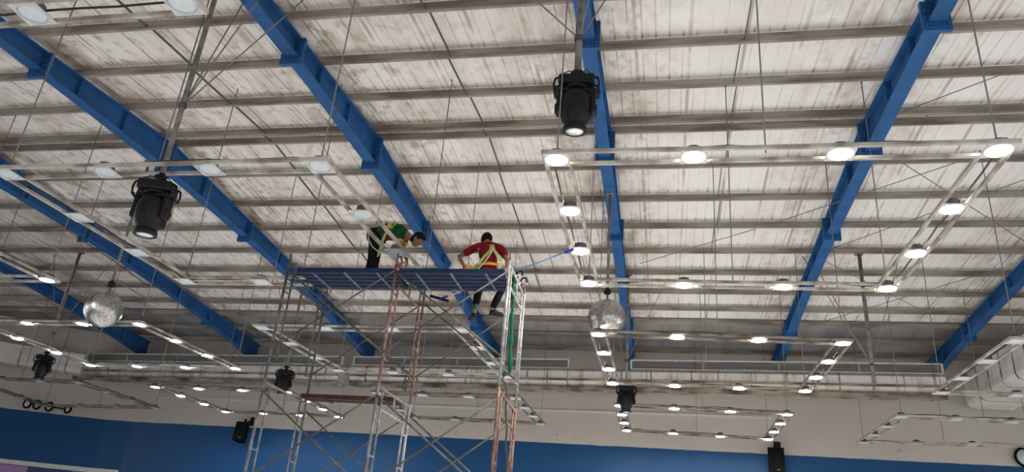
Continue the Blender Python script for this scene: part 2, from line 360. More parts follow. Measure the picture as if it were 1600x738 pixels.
# ------------------------------------------------------------------ rafters
RAFT = {1: 'blue steel rafter lowest at the far left, behind the left mirror ball', 2: 'blue steel rafter entering at the left edge above the lit corner lamp',
        3: 'blue steel rafter from upper left corner passing behind left moving head', 4: 'blue steel rafter in the middle, crossing behind the two workers',
        5: 'blue steel rafter nearly upright in the picture, behind the right moving head', 6: 'blue steel rafter at upper right, leaning left over the lit frame',
        7: 'blue steel rafter at the far right edge, only its lower end showing'}
SPL = [11.45, 16.0, 20.5, 28.4]
hw, tf = .148, .022
stations = [-3.0, 2, 6, 8, 9.5] + [10+.75*i for i in range(31)] + [33.0]
def raft_rows():
    return sorted(set([round(y, 3) for y in stations] + [RIDGE]))
for i in range(1, 8):
    x = BEAM0 + 6.0*(i-5); t = thing('rafter', RAFT[i], 'roof beam', (x, RIDGE, roof(RIDGE)-.8), 'blue steel rafters')
    rows = raft_rows()
    lo = lambda y: flange(max(y, 6)) - (.02*(6-y) if y < 6 else 0)
    web = MB(); web.prism([[V(x-.007, y, lo(y)+tf), V(x+.007, y, lo(y)+tf), V(x+.007, y, roof(y)-tf), V(x-.007, y, roof(y)-tf)] for y in rows], True); web.build('web', 'blue', t)
    bf = MB(); bf.prism([[V(x-hw, y, lo(y)), V(x+hw, y, lo(y)), V(x+hw, y, lo(y)+tf), V(x-hw, y, lo(y)+tf)] for y in rows], True); bf.build('bottom_flange', 'blue', t)
    tp = MB(); tp.prism([[V(x-hw, y, roof(y)-tf), V(x+hw, y, roof(y)-tf), V(x+hw, y, roof(y)), V(x-hw, y, roof(y))] for y in rows], True); tp.build('top_flange', 'blue', t)
    for ys_ in SPL:
        b0, b1 = lo(ys_)-.17, roof(ys_)-.005
        sp = MB(); sp.box((x, ys_-.02, (b0+b1)/2), (.46, .042, b1-b0)); sp.box((x, ys_+.02, (b0+b1)/2), (.46, .042, b1-b0))
        for sx in (-.17, -.10, .10, .17):
            zs = [b0+.06, b0+.13] + [lo(ys_)+.12+k*.14 for k in range(4) if lo(ys_)+.12+k*.14 < b1-.06]
            for z in zs: sp.tube([(x+sx, ys_-.07, z), (x+sx, ys_+.07, z)], .022, 6)
        sp.build('splice_plate', 'blue', t)
    for yy in (12.5, 14.1, 17.75, 22.8, 24.4, 26.0, 30.8):
        st = MB(); st.box((x, yy, (lo(yy)+roof(yy))/2), (2*hw-.06, .012, roof(yy)-lo(yy)-2*tf)); st.build('stiffener', 'blue', t)

# ------------------------------------------------------------------ purlins
PY = [9.2, 10.8, 12.42, 14.03, 15.62, 16.10, 17.72, 19.43, 21.05, 22.74, 24.36, 25.98, 27.55, 28.95, 30.72, 32.4]
ORD = ['', 'first', 'second', 'third', 'fourth', 'fifth', 'sixth', 'seventh', 'eighth', 'ninth', 'tenth', 'eleventh', 'twelfth', 'thirteenth', 'fourteenth', 'fifteenth']
def wall_x(y):
    for (a, b) in zip(CURVE[:-1], CURVE[1:]):
        if b[1] <= y <= a[1]: return a[0] + (b[0]-a[0])*(y-a[1])/(b[1]-a[1]) + .3
    return X0+.5
for k, y in enumerate(PY):
    z = roof(y); mb = MB(); H = .19; a = .07
    d = -1 if y != 15.62 else 1
    prof = [(0, 0), (0, H), (a, H), (a, H-.025), (a-.008, H-.025), (a-.008, H-.008), (.008, H-.008), (.008, .008), (a-.008, .008), (a-.008, .025), (a, .025), (a, 0)]
    mb.prism([[V(xx, y + p[0] - .035, z+p[1]) for p in prof] for xx in (wall_x(y), X1-.5)], True)
    lab = 'dusty grey roof purlin, %s row counted down from the top of the picture' % ORD[k] if k else 'dusty grey roof purlin just above the top edge of the picture'
    tag(mb.build('purlin', 'purlin'), lab, 'purlin', 'dusty grey roof purlins')

# sag rods between the purlins, one line in each bay
def rodline(x, y0, y1, lab, r=.02, m='rod'):
    mb = MB(); pts = []
    for k, y in enumerate(PY):
        if y0 <= y <= y1: pts += [V(x + .035*(-1)**k, y-.06, roof(y)+.05), V(x - .035*(-1)**k, y+.06, roof(y)+.05)]
    mb.tube(pts, r, 6); tag(mb.build('sag_rod', m), lab, 'rod', 'sag rods under the roof lining')
rodline(atRoof(366, 169).x, 8, 27, 'dark sag rod zigzagging under the lining above the left moving head', .026)
rodline(atRoof(732, 153).x, 8, 27, 'dark sag rod between the middle rafter and the right moving head', .022)
rodline(atRoof(1160, 68).x, 8, 24, 'thin dark sag rod under clean white lining above the lit frame', .012)
rodline(atRoof(-90, 230).x, 8, 27, 'dark sag rod at the left edge beside the second rafter', .02)

# roof bracing rods lying under the purlins
def roofrod(a, b, lab, r=.012, m='wire', dz=-.3):
    mb = MB(); mb.tube([atRoof(*a, dz), atRoof(*b, dz)], r, 6); tag(mb.build('brace_rod', m), lab, 'rod', 'diagonal brace rods under the roof')
roofrod((1400, 248), (1600, 377), 'thin diagonal brace rod falling from lit frame to the right edge')
roofrod((1515, 247), (1215, 347), 'thin diagonal brace rod meeting the right rafter above its splice plate')
roofrod((1600, 281), (1298, 389), 'thin diagonal brace rod from the right edge to the rafter splice plate')
roofrod((1291, 409), (1450, 490), 'thin diagonal brace rod below the lit frame corner, falling right')
roofrod((1569, 418), (1255, 512), 'thin diagonal brace rod rising to the far right rafter')
roofrod((1600, 103), (1412, 174), 'thin diagonal brace rod at upper right beside the rafter')
roofrod((1180, 358), (1000, 412), 'faint brace rod over white lining inside the lit frame')
roofrod((0, 342), (250, 477), 'pale brace rod crossing the left rafters behind the mirror ball', .014, 'rail')

# ------------------------------------------------------------------ lighting frames
def make_light(lens):
    """a downlight at the origin of its own part"""
    p = MB(); o, i_ = .175, .155
    n = 24
    # square plate with a round hole, folded rim
    sq = []
    for k in range(n):
        a = 2*PI*k/n; c, s_ = math.cos(a), math.sin(a); f = o/max(abs(c), abs(s_)); sq.append((c*f, s_*f))
    vs = [V(x, y, -.006) for x, y in sq] + [V(i_*math.cos(2*PI*k/n), i_*math.sin(2*PI*k/n), -.006) for k in range(n)]
    vs += [v + V(0, 0, .014) for v in vs]; fs = []
    for k in range(n):
        q = (k+1) % n
        fs += [(k, q, n+q, n+k), (2*n+k, 3*n+k, 3*n+q, 2*n+q), (k, 2*n+k, 2*n+q, q), (n+k, n+q, 3*n+q, 3*n+k)]
    p.add(vs, fs)
    h = MB(); h.lathe([(.15, .012), (.155, .03), (.115, .05), (.105, .13), (.07, .145)], 20)
    le = MB(); le.lathe([(.153, .010), (.153, .002), (.12, .0), (.06, -.002), (.02, -.002)], 24)
    return p, h, le
def mesh_of(mb, name, m):
    o = mb.build(name, m); me = o.data; bpy.data.objects.remove(o); return me
_p, _h, _l = make_light(0)
ME_PLATE = mesh_of(_p, 'downlight', 'plate'); ME_HOUSE = mesh_of(_h, 'lamp_housing', 'housing')
ME_LENS = {k: mesh_of(_l, 'lens', k) for k in ('lens_off', 'lens_warm', 'lens_cool')}
def child(name, me, parent, loc=(0, 0, 0), rz=0):
    o = bpy.data.objects.new(name, me); COL.objects.link(o); o.parent = parent; o.location = loc; o.rotation_euler = (0, 0, rz); return o
def light_frame(corners, z, lens, label, railm='rail', skip=(), cable=True, drop=None, wires=True):
    """corners: near left, near right, far right, far left as picture points on the level z above the eye, or as x,y pairs"""
    P = []
    for c in corners:
        P.append(atZ(*c[1:], z) if c[0] == 'px' else V(c[0], c[1], EYE+z))
    cen = sum(P, Vector())/4; t = thing('lighting_frame', label, 'lighting frame', cen, 'rectangular lighting frames')
    g = .17
    ux = (P[1]-P[0]).normalized(); uy = (P[3]-P[0]).normalized()
    outs = [P[0]-ux*g-uy*g, P[1]+ux*g-uy*g, P[2]+ux*g+uy*g, P[3]-ux*g+uy*g]
    ins = [P[0]+ux*g+uy*g, P[1]-ux*g+uy*g, P[2]-ux*g-uy*g, P[3]+ux*g-uy*g]
    for R_ in (outs, ins):
        for k in range(4):
            a, b = R_[k], R_[(k+1) % 4]; d = (b-a).normalized(); e = .024 if k % 2 == 0 else -.026
            mb = MB(); mid = (a+b)/2 + V(0, 0, random.uniform(-.02, .02)); mb.bar(a-d*e, mid, .05, .05); mb.bar(mid, b+d*e, .05, .05)
            mb.build('rail', railm, t)
    if cable:
        mb = MB()
        for k in range(4):
            a, b = (outs[k]+ins[k])/2*.5 + outs[k]*.5, (outs[(k+1) % 4]+ins[(k+1) % 4])/2*.5 + outs[(k+1) % 4]*.5
            pts = [a.lerp(b, q/12) + V(0, 0, .06 + random.uniform(-.02, .03)) for q in range(13)]; mb.tube(pts, .014, 5)
        mb.build('power_cable', 'cable', t)
    for k in range(4):
        a, b = P[k], P[(k+1) % 4]
        for q in range(3):
            if (k, q) in skip: continue
            c = a.lerp(b, q/3) - cen
            o = child('downlight', ME_PLATE, t, c + V(0, 0, -.032)); child('lamp_housing', ME_HOUSE, o); child('lens', ME_LENS[lens], o)
    if wires:
        for k, c in enumerate(P):
            for q, c2 in ((0, c), (1, c.lerp(P[(k+1) % 4], .5))):
                if q and k % 2: continue
                top = roof(c2.y)+.01; mb = MB(); mb.tube([c2 + V(.0, 0, .01), V(c2.x+.02, c2.y, top)], .011, 6)
                mb.ell((c2.x+.02, c2.y, top-.03), (.022, .022, .03), nu=8, nv=6); mb.build('hanger_wire', 'wire', t)
    return t
PX = lambda a, b: ('px', a, b)
LF = 5.3
light_frame([PX(870, 247), PX(1560, 232), PX(1386, 449), PX(920, 441)], LF, 'lens_warm', 'lit lighting frame nearest on the right, large lamps in front of white lining')
light_frame([PX(935, 521), PX(1317, 535), PX(1258, 610), PX(957, 598)], LF, 'lens_warm', 'lit lighting frame under the right mirror ball, in front of the ducts', 'railb')
light_frame([PX(968, 633), PX(1230, 647), PX(1200, 686), PX(979, 672)], LF, 'lens_warm', 'lit lighting frame farthest on the right, against the beige wall', 'railb')
light_frame([PX(12, 270), PX(500, 258), PX(663, 442), PX(290, 438)], 5.0, 'lens_off', 'unlit white lighting frame around the left moving head')
light_frame([PX(-40, 503), PX(219, 506), PX(368, 575), PX(142, 570)], LF, 'lens_cool', 'lit lighting frame below the left mirror ball', 'rail')
light_frame([PX(243, 604), PX(449, 612), PX(529, 651), PX(353, 643)], LF, 'lens_cool', 'lit lighting frame behind the scaffold foot, against beige wall', 'railb')
light_frame([PX(410, 511), PX(720, 515), PX(790, 588), PX(529, 578)], LF, 'lens_off', 'unlit lighting frame in the middle, seen through the scaffold braces', 'rail')
light_frame([PX(590, 614), PX(806, 622), PX(845, 662), PX(645, 652)], LF, 'lens_off', 'unlit lighting frame farthest in the middle, behind the scaffold posts', 'railb')
A1 = atZ(74, 436, LF); A2 = atZ(12, 404, LF)
light_frame([(A1.x+.02-5.4, A1.y-4.9), (A1.x+.02, A1.y-4.9), (A1.x, A1.y), (A1.x-5.4, A1.y)], LF, 'lens_cool', 'lighting frame at the left edge with one lit corner lamp showing', 'rail')
B0 = atZ(285, 2, 5.2); B0b = atZ(47, 14, 5.2); ex = (B0-B0b)
light_frame([(B0.x-ex.x*3, B0.y-4.8), (B0.x, B0.y-4.8), (B0.x, B0.y), (B0.x-ex.x*3, B0.y)], 5.2, 'lens_off', 'unlit white lighting frame cut off by the upper left corner')
light_frame([PX(-56, 590), PX(124, 598), PX(242, 637), PX(70, 634)], LF, 'lens_off', 'unlit lighting frame at lower left above the blue wall', 'railb')
light_frame([PX(1408, 651), PX(1590+82, 663), PX(1610, 697), PX(1349, 691)], LF, 'lens_off', 'unlit lighting frame at lower right above the blue wall', 'rail')
C0 = atZ(1588, 532, LF); C1 = atZ(1471, 613, LF)
light_frame([(C0.x, C0.y), (C0.x+5.5, C0.y+.05), (C1.x+5.5, C1.y), (C1.x, C1.y)], LF, 'lens_off', 'unlit lighting frame at the right edge under the big white duct', 'rail')

# ------------------------------------------------------------------ air ducts
def duct_path(name, label, pts, prof, bands, grilles, gm='duct'):
    """pts: front-line polyline (x, y); prof: (back offset, z above eye) closed going round"""
    P = [Vector((*p, 0)) for p in pts]; t = thing(name, label, 'air duct', (P[0].x, P[0].y, EYE+prof[0][1]))
    nr = []
    for i, p in enumerate(P):
        d = (P[min(i+1, len(P)-1)]-P[max(i-1, 0)]).normalized(); n_ = V(-d.y, d.x, 0)
        nr.append(n_)
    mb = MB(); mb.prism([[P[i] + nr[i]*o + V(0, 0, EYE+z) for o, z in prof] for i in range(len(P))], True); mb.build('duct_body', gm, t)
    if gm == 'duct2':
        for (o, z, h_) in ((.10, 6.955, .09), (-.02, 7.30, .035)):
            mb = MB(); mb.prism([[P[i] + nr[i]*(o+dx) + V(0, 0, EYE+z+dz) for dx, dz in ((-.05, -h_), (.05, -h_), (.05, h_), (-.05, h_))] for i in range(len(P))], True); mb.build('edge_strip', 'strip', t)
    def loc(s):
        a, b = P[0], P[-1]; L = 0
        seg = [(P[i+1]-P[i]).length for i in range(len(P)-1)]; s *= sum(seg)
        for i, g in enumerate(seg):
            if s <= g or i == len(seg)-1: return P[i].lerp(P[i+1], s/g), (P[i+1]-P[i]).normalized()
            s -= g
    for s in bands:
        c, d = loc(s); n_ = V(-d.y, d.x, 0); wd = random.choice((.03, .04, .06)); mb = MB()
        sc = 1.015; cz = sum(z for o, z in prof)/len(prof); co = sum(o for o, z in prof)/len(prof)
        ring = lambda e: [c + d*e + n_*((o-co)*sc*1.02+co) + V(0, 0, EYE+(z-cz)*sc+cz) for o, z in prof]
        mb.prism([ring(-wd/2), ring(wd/2)], True); mb.build('duct_band', 'band', t)
    for s0, s1, z0, z1, off in grilles:
        (a, d), (b, _) = loc(s0), loc(s1); n_ = V(-d.y, d.x, 0); L = (b-a).length; mb = MB(); up = V(0, 0, 1)
        mid = (a+b)/2 + n_*off; R_ = Matrix((d, n_, up)).transposed()
        fm = MB(); h = z1-z0; zc = EYE+(z0+z1)/2
        fm.box(mid + up*(zc+h/2), (L, .07, .05), R_); fm.box(mid + up*(zc-h/2), (L, .07, .05), R_); fm.box(a + n_*off + up*zc, (.07, .072, h), R_); fm.box(b + n_*off + up*zc, (.07, .072, h), R_)
        g = MB(); k = 7
        for q in range(k): g.box(mid + up*(zc - h/2 + h*(q+.5)/k) + n_*.02, (L-.06, .05, h/k*.55), R_)
        g.box(mid + up*zc + n_*.06, (L-.06, .02, h), R_)
        go = fm.build('grille', 'gframe', t); g.build('louvre', 'grille', go)
    return t
# wall duct: octagonal wrapped duct with a slot grille along its top
OCT = [(.30, 7.83), (.02, 7.66), (-.02, 7.30), (.22, 6.98), (.80, 6.95), (.92, 7.2), (.92, 7.7), (.80, 7.83)]
def fy(x): return 31.55 - (x+22)*.062
def wduct(x0, x1, label, gr=True, nb=7, dz=0):
    n = 5; pts = [(x0+(x1-x0)*k/n, fy(x0+(x1-x0)*k/n)) for k in range(n+1)]; L = x1-x0
    m = max(1, round(L/2.75)); g = [(k/m+.0, (k+1)/m-.0, 7.84, 8.2, .25) for k in range(m)] if gr else []
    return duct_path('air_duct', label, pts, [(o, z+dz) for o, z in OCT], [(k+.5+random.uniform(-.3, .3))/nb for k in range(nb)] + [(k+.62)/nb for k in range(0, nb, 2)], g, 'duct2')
wduct(-28.5, atY(528, 575, fy(-13)).x, 'white wrapped air duct along the far wall, left length behind the lit lamps', nb=9)
wduct(atY(546, 575, fy(-12)).x, atY(886, 585, fy(-4)).x, 'white wrapped air duct along the far wall, middle length behind the scaffold', nb=8)
wduct(atY(887, 585, fy(-4)).x, atY(984, 585, fy(-1.5)).x, 'short white air duct without grille under the upright rafter', gr=False, nb=3)
wduct(atY(985, 585, fy(-1.5)).x, atY(1480, 600, fy(11)).x, 'white wrapped air duct along the far wall, right length with rusty bands', nb=11)
# side ducts running towards the viewer
RR = [(.0, 8.5), (.0, 7.45), (.08, 7.28), (.30, 7.22), (1.6, 7.22), (1.75, 7.3), (1.8, 7.5), (1.8, 8.5)]
duct_path('air_duct', 'big square white air duct with black bands at the right edge', [(11.7, 32.6), (11.75, 19.0)][::-1], [(-o, z) for o, z in RR], [.36, .44, .52, .59, .66, .74, .82, .90], [])
gm = MB()
for k in range(6): gm.box((11.69, 26.6, EYE+7.75+k*.075), (.05, .8, .05))
tag(gm.build('vent_grille', 'grille'), 'small grey vent grille on the big square duct at the right edge', 'grille')
LP = [(-27.3, 31.2), (-29.0, 30.2), (-33.0, 27.3), (-38, 23.6)]
duct_path('air_duct', 'white air duct along the curved wall at the left edge', LP, [(-o, z) for o, z in [(0, 7.9), (0, 7.2), (.15, 7.0), (.9, 7.0), (1.0, 7.2), (1.0, 7.9)]], [.05, .12, .2, .3, .42, .55], [])

# ------------------------------------------------------------------ mirror balls
def mirror_ball(px, py, Y, R, label, plabel, topx=None):
    c = atY(px, py, Y); t = thing('mirror_ball', label, 'mirror ball', c)
    co = MB(); co.ell(c, (R*.985,)*3, nu=32, nv=20); co.build('ball_core', 'core', t)
    ti = MB(); rows = 34
    for j in range(rows):
        a0, a1 = PI*(j+.04)/rows, PI*(j+.96)/rows; am = (a0+a1)/2; n = max(5, round(2*rows*math.sin(am)))
        for k in range(n):
            b0, b1 = 2*PI*(k+.04)/n, 2*PI*(k+.96)/n; bmid = (b0+b1)/2
            nn = Vector((math.sin(am)*math.cos(bmid), math.sin(am)*math.sin(bmid), math.cos(am)))
            q = [Vector((math.sin(a)*math.cos(b), math.sin(a)*math.sin(b), math.cos(a)))*R for a, b in ((a0, b0), (a1, b0), (a1, b1), (a0, b1))]
            m_ = sum(q, Vector())/4; ax = Vector((random.gauss(0, 1), random.gauss(0, 1), random.gauss(0, 1))).normalized(); rot = Matrix.Rotation(random.gauss(0, .055), 3, ax)
            ti.add([c + m_ + rot @ (p - m_) + nn*.002 for p in q], [(0, 1, 2, 3)])
    ti.build('mirror_tiles', 'mirror', t, flat=True)
    mo = MB(); mo.tube([c+V(0, 0, R-.02), c+V(0, 0, R+.22)], .022, 8); mo.build('stem', 'pipe', t)
    ca = MB(); ca.lathe([(.03, R+.14), (.085, R+.17), (.095, R+.24), (.06, R+.30), (.02, R+.31)], 16, Matrix.Translation(c)); ca.build('motor', 'black', t)
    top = flange(Y)-.012; p = thing('hanging_pole', plabel, 'pole', (c.x, c.y, top)); mb = MB(); mb.tube([(c.x, c.y, c.z+R+.31), (c.x, c.y, top)], .034, 10); mb.build('tube', 'pipe', p)
    mb = MB(); mb.box((c.x, c.y, top), (.2, .2, .02)); mb.build('fixing_plate', 'pipe', p)
mirror_ball(948, 497, 17.9, .46, 'mirror ball on the right, hanging below the upright blue rafter', 'slim grey pole holding the right mirror ball')
mirror_ball(162, 484, 15.6, .44, 'mirror ball on the left, hanging over the row of lit lamps', 'slim pale pole holding the left mirror ball')

# ------------------------------------------------------------------ moving heads
def moving_head(loc, rz, tilt, label, pan=0.0, k=1.0):
    t = thing('moving_head_light', label, 'stage light', (0, 0, 0))
    b = MB(); b.bevbox((0, 0, -.085), (.50, .34, .15), .03); b.bevbox((0, 0, -.015), (.34, .26, .05), .015); b.build('base', 'black', t)
    for s in (-1, 1):
        h = MB(); h.tube([(s*.24, -.10, -.03), (s*.30, -.10, -.06), (s*.315, -.10, -.15), (s*.30, -.10, -.24), (s*.265, -.10, -.25)], .017, 8); h.tube([(s*.24, .10, -.03), (s*.30, .10, -.06), (s*.315, .10, -.15), (s*.30, .10, -.24), (s*.265, .10, -.25)], .017, 8)
        h.tube([(s*.30, -.10, -.245), (s*.30, .10, -.245)], .02, 8)
        h.build('handle', 'black', t)
    cl = MB(); cl.tube([(0, 0, .0), (0, 0, .16)], .05, 10); cl.box((0, .0, .10), (.14, .09, .06)); cl.tube([(-.1, 0, .12), (.1, 0, .12)], .018, 6); cl.build('clamp', 'black', t)
    cb = MB(); cb.tube([(.05, -.05, .05), (-.1, -.12, .06), (-.2, -.13, .0), (-.23, -.1, -.05)], .009, 6); cb.tube([(.0, -.05, .06), (.14, -.12, .07), (.2, -.13, .0)], .008, 6); cb.build('cable', 'cable', t)
    Rz = Matrix.Rotation(pan, 3, 'Z'); y = MB()
    y.lathe([(.16, -.155), (.17, -.17), (.17, -.195), (.15, -.205)], 20)
    y.bevbox((0, 0, -.225), (.50, .20, .06), .02, Rz)
    for s in (-1, 1): y.bevbox(Rz @ V(s*.235, 0, -.40), (.075, .20, .38), .035, Rz); y.tube([Rz @ V(s*.19, 0, -.50), Rz @ V(s*.29, 0, -.50)], .075, 14)
    yo = y.build('yoke', 'black', t)
    Rt = Rz @ Matrix.Rotation(tilt, 3, 'X'); Mt = Matrix.Translation((0, 0, -.50)) @ Rt.to_4x4()
    hd = MB(); hd.lathe([(.08, .27), (.15, .25), (.20, .17), (.215, .03), (.21, -.12), (.18, -.19), (.155, -.22), (.15, -.27), (.165, -.28), (.165, -.345), (.125, -.35), (.12, -.335)], 28, Mt)
    hd.bevbox(Mt @ V(0, .05, -.02), (.34, .34, .36), .08, Rt); hd.bevbox(Mt @ V(.02, -.06, -.01), (.20, .34, .30), .07, Rt)
    for s in range(5): hd.box(Mt @ V(0, 0, .05+s*.03), (.40, .05, .012), Rt)
    ho = hd.build('head', 'black', t)
    ln = MB(); ln.lathe([(.122, -.33), (.118, -.345), (.07, -.353), (.02, -.356)], 20, Mt); ln.build('lens', 'glass', ho)
    t.location = loc; t.rotation_euler = (0, 0, rz); t.scale = (k, k, k)
    return t
def pole(p, top, label, r=.045, guys=(), plate=True):
    t = thing('hanging_pole', label, 'pole', (p.x, p.y, top)); mb = MB(); mb.tube([p, V(p.x, p.y, top)], r, 12); mb.build('tube', 'pipe', t)
    if plate: mb = MB(); mb.box((p.x, p.y, top-.012), (.24, .24, .024)); mb.build('fixing_plate', 'pipe', t)
    for z, dx, dy in guys:
        a = V(p.x, p.y, z); e = V(p.x+dx, p.y+dy, roof(p.y+dy)); mb = MB(); mb.tube([a, e], .012, 6); mb.tube([a - V(0, 0, .04), a + V(0, 0, .04)], r+.018, 10); mb.build('guy_wire', 'wire', t)
    return t
h1 = atY(902, 124, 9.4); pole(h1 + V(0, 0, .14), flange(9.4), 'thick grey pole with guy wires holding the right moving head', .055, [(h1.z+.75, -1.6, .1), (h1.z+.75, .7, .5), (h1.z+.75, .5, -.9)])
moving_head(h1, .05, .12, 'black moving head stage light hanging in front of the upright rafter', .06, 1.07)
h2 = atY(249, 287, 8.62); pole(h2 + V(0, 0, .14), flange(8.6), 'grey pole with guy wires holding the left moving head', .04, [(h2.z+1.35, 1.1, .2), (h2.z+1.35, 1.5, .9), (h2.z+1.35, -.3, 1.2)])
moving_head(h2, .30, .05, 'black moving head stage light hanging inside the unlit left frame', -.25, .97)
def far_head(px, py, Y, label, plabel, rz, r=.045, tilt=.05, purl=True):
    h = atY(px, py, Y); top = roof(Y)
    pole(h + V(0, 0, .14), top, plabel, r, [(h.z+.8, -1.3, .2), (h.z+.8, 1.3, .3)])
    moving_head(h, rz, tilt, label, .1)
far_head(979, 603, 24.36, 'black moving head stage light in front of the right wall duct', 'grey pole with guy wires over the farther lit frame', .1)
far_head(447, 579, 24.36, 'black moving head stage light seen through the left scaffold posts', 'grey pole of the moving head behind the left scaffold posts', .3)
far_head(72, 556, 22.74, 'black moving head stage light at far left below the lit frame', 'pale pole with guy wires at far left beside the mirror ball', .35, .05)
pb = atY(1366, 601, 22.74); pole(V(pb.x, pb.y, pb.z), roof(22.74), 'bare grey pole with guy wires at right, carrying no light', .055, [(pb.z+.55, -1.6, .2), (pb.z+.55, -1.1, .9), (pb.z+.55, 1.2, .3)])

# ------------------------------------------------------------------ wall pieces
def speaker(px, py, label, rz, wv=.55, h=.85):
    c = atY(px, py, 32.45); t = thing('loudspeaker', label, 'loudspeaker', c); R_ = Matrix.Rotation(rz, 3, 'Z') @ Matrix.Rotation(-.12, 3, 'X'); a, b = wv/2, wv*.32
    cab = MB(); prof = [V(-a, -.24, 0), V(a, -.24, 0), V(b, .26, 0), V(-b, .26, 0)]
    cab.prism([[c + R_ @ (p + V(0, 0, z)) for p in prof] for z in (-h/2, h/2)], True); cab.build('cabinet', 'speaker', t)
    g = MB(); g.box(c + R_ @ V(0, -.245, 0), (wv-.05, .02, h-.06), R_); g.build('front_grille', 'ring', t)
    bd = MB(); bd.box(c + R_ @ V(wv*.1, -.262, -h/2+.12), (.12, .008, .03), R_); bd.build('badge', 'galv', t)
    br = MB(); br.bar(c + V(.0, .15, h/2-.02), c + V(.12, .50, h/2+.22), .12, .1); br.box(c + V(.14, .51, h/2+.16), (.26, .06, .40)); br.tube([c + V(0, .1, h/2-.1), c + V(0, .1, h/2+.2)], .05, 8); br.build('wall_bracket', 'black', t)
speaker(378, 676, 'black wall loudspeaker at the top of the blue wall by the scaffold', .15)
speaker(1213, 722, 'black wall loudspeaker in front of the blue wall at lower right', -.1, .62, 1.0)
def discs(pts, label):
    t = None
    for k, q in enumerate(pts):
        px, py, r, X = q
        c = atY(px, py, X)
        if t is None: t = thing('wall_decoration', label, 'wall decoration', c)
        mb = MB()
        for s in range(20):
            a0, a1 = 2*PI*s/20, 2*PI*(s+1)/20
            mb.tube([c + V(math.cos(a0)*r, 0, math.sin(a0)*r), c + V(math.cos(a1)*r, 0, math.sin(a1)*r)], .05, 6)
        o = mb.build('rim', 'ring', t)
        md = MB(); md.lathe([(r, -.02), (r, .02)], 20, Matrix.Translation(c) @ Matrix.Rotation(PI/2, 4, 'X')); md.build('disc', 'disc', o)
        if k+1 < len(pts):
            c2 = atY(*pts[k+1][:2], pts[k+1][3]); mb = MB(); d = (c2-c).normalized(); mb.tube([c + d*r, c2 - d*pts[k+1][2]], .03, 6); mb.build('link', 'ring', t)
    return t
discs([(43, 631, .19, 30.7), (58, 633, .19, 31.0), (77, 636, .19, 31.3), (106, 640, .16, 31.7)], 'row of pale discs in dark rims on the left wall')
discs([(1602, 715, .34, 32.85)], 'pale disc in a dark rim at the lower right edge')

# ------------------------------------------------------------------ scaffold tower
YF, YR = 11.25, 12.85
SX = [(-6.37, -6.37), (-4.41, -4.40), (-2.47, -2.50)]     # x of front and rear post of the three frame lines
ZL = [0.0, 2.085, 4.17]; FH = 2.085
def scaffold_frame(xf, xr, z0, mats, label, pin=True):
    t = thing('scaffold_tower_section', label, 'scaffold', ((xf+xr)/2, (YF+YR)/2, z0), 'scaffold frames'); m0, m1 = mats
    f = lambda s, z: V(xf + (xr-xf)*s, YF + (YR-YF)*s, z0+z)
    for s, m in ((0, m0), (1, m1)):
        mb = MB(); mb.tube([f(s, .0), f(s, FH-.02)], .024, 10); mb.build('post', m, t)
        if pin: mb = MB(); mb.tube([f(s, FH-.02), f(s, FH+.10)], .018, 8); mb.build('coupling_pin', 'galvd', t)
        e = .14 if s == 0 else .86; mb = MB(); mb.tube([f(e, .35), f(e, FH-.10)], .017, 8)
        for z in (.38, .95, 1.5): mb.tube([f(s, z), f(e, z)], .014, 6)
        mb.build('inner_post', m, t)
    mb = MB(); mb.tube([f(0, FH-.08), f(1, FH-.08)], .022, 10); mb.build('top_bar', m0, t)
    mb = MB(); mb.tube([f(.14, FH-.40), f(.86, FH-.40)], .018, 8); mb.tube([f(.5, FH-.40), f(.5, FH-.08)], .014, 8); mb.build('lower_bar', m1, t)
LIFT = ['bottom', 'middle', 'top']; WHERE = ['at the left end of the tower', 'in the middle of the tower', 'at the right end of the tower']
MATS = [[('galv', 'galvd'), ('galv', 'galv'), ('galvd', 'galvd')], [('galv', 'galv'), ('galv', 'silver'), ('rust', 'rust')], [('rustp', 'rustp'), ('rustp', 'rustp'), ('silver', 'silver')]]
COLW = [['grey', 'grey', 'dull grey'], ['grey', 'pale grey', 'red brown'], ['rusty', 'pale rusty', 'bright silver']]
for i in range(3):
    for k in range(3):
        scaffold_frame(*SX[i], ZL[k], MATS[i][k], '%s tubular scaffold frame, %s lift %s' % (COLW[i][k], LIFT[k], WHERE[i]))
def cross_brace(xa, xb, y, z0, m, label):
    t = thing('cross_brace', label, 'scaffold brace', ((xa+xb)/2, y, z0+1.0), 'scaffold cross braces'); e = -.035 if y < 12 else .035
    za, zb = z0+.45, z0+FH-.22
    for s, (p, q) in enumerate((((xa, za), (xb, zb)), ((xa, zb), (xb, za)))):
        mb = MB(); o = e + (.012 if s else -.012)
        mb.tube([(p[0], y+o, p[1]), (q[0], y+o, q[1])], .015, 8); mb.build('brace_tube', m, t)
    mb = MB(); mb.tube([((xa+xb)/2, y+e-.04, (za+zb)/2), ((xa+xb)/2, y+e+.04, (za+zb)/2)], .014, 8); mb.build('pivot', 'galvd', t)
for k in range(3):
    for b in range(2):
        for r, y in ((0, YF), (1, YR)):
            cross_brace(SX[b][r], SX[b+1][r], y, ZL[k], 'brace' if (b == 0 or k < 1) else 'galvd', 'pair of crossed scaffold braces, %s lift, %s bay, %s face' % (LIFT[k], ('left', 'right')[b], ('front', 'back')[r]))
DB, DT = EYE+4.43, EYE+4.50                              # underside and top of the blue deck
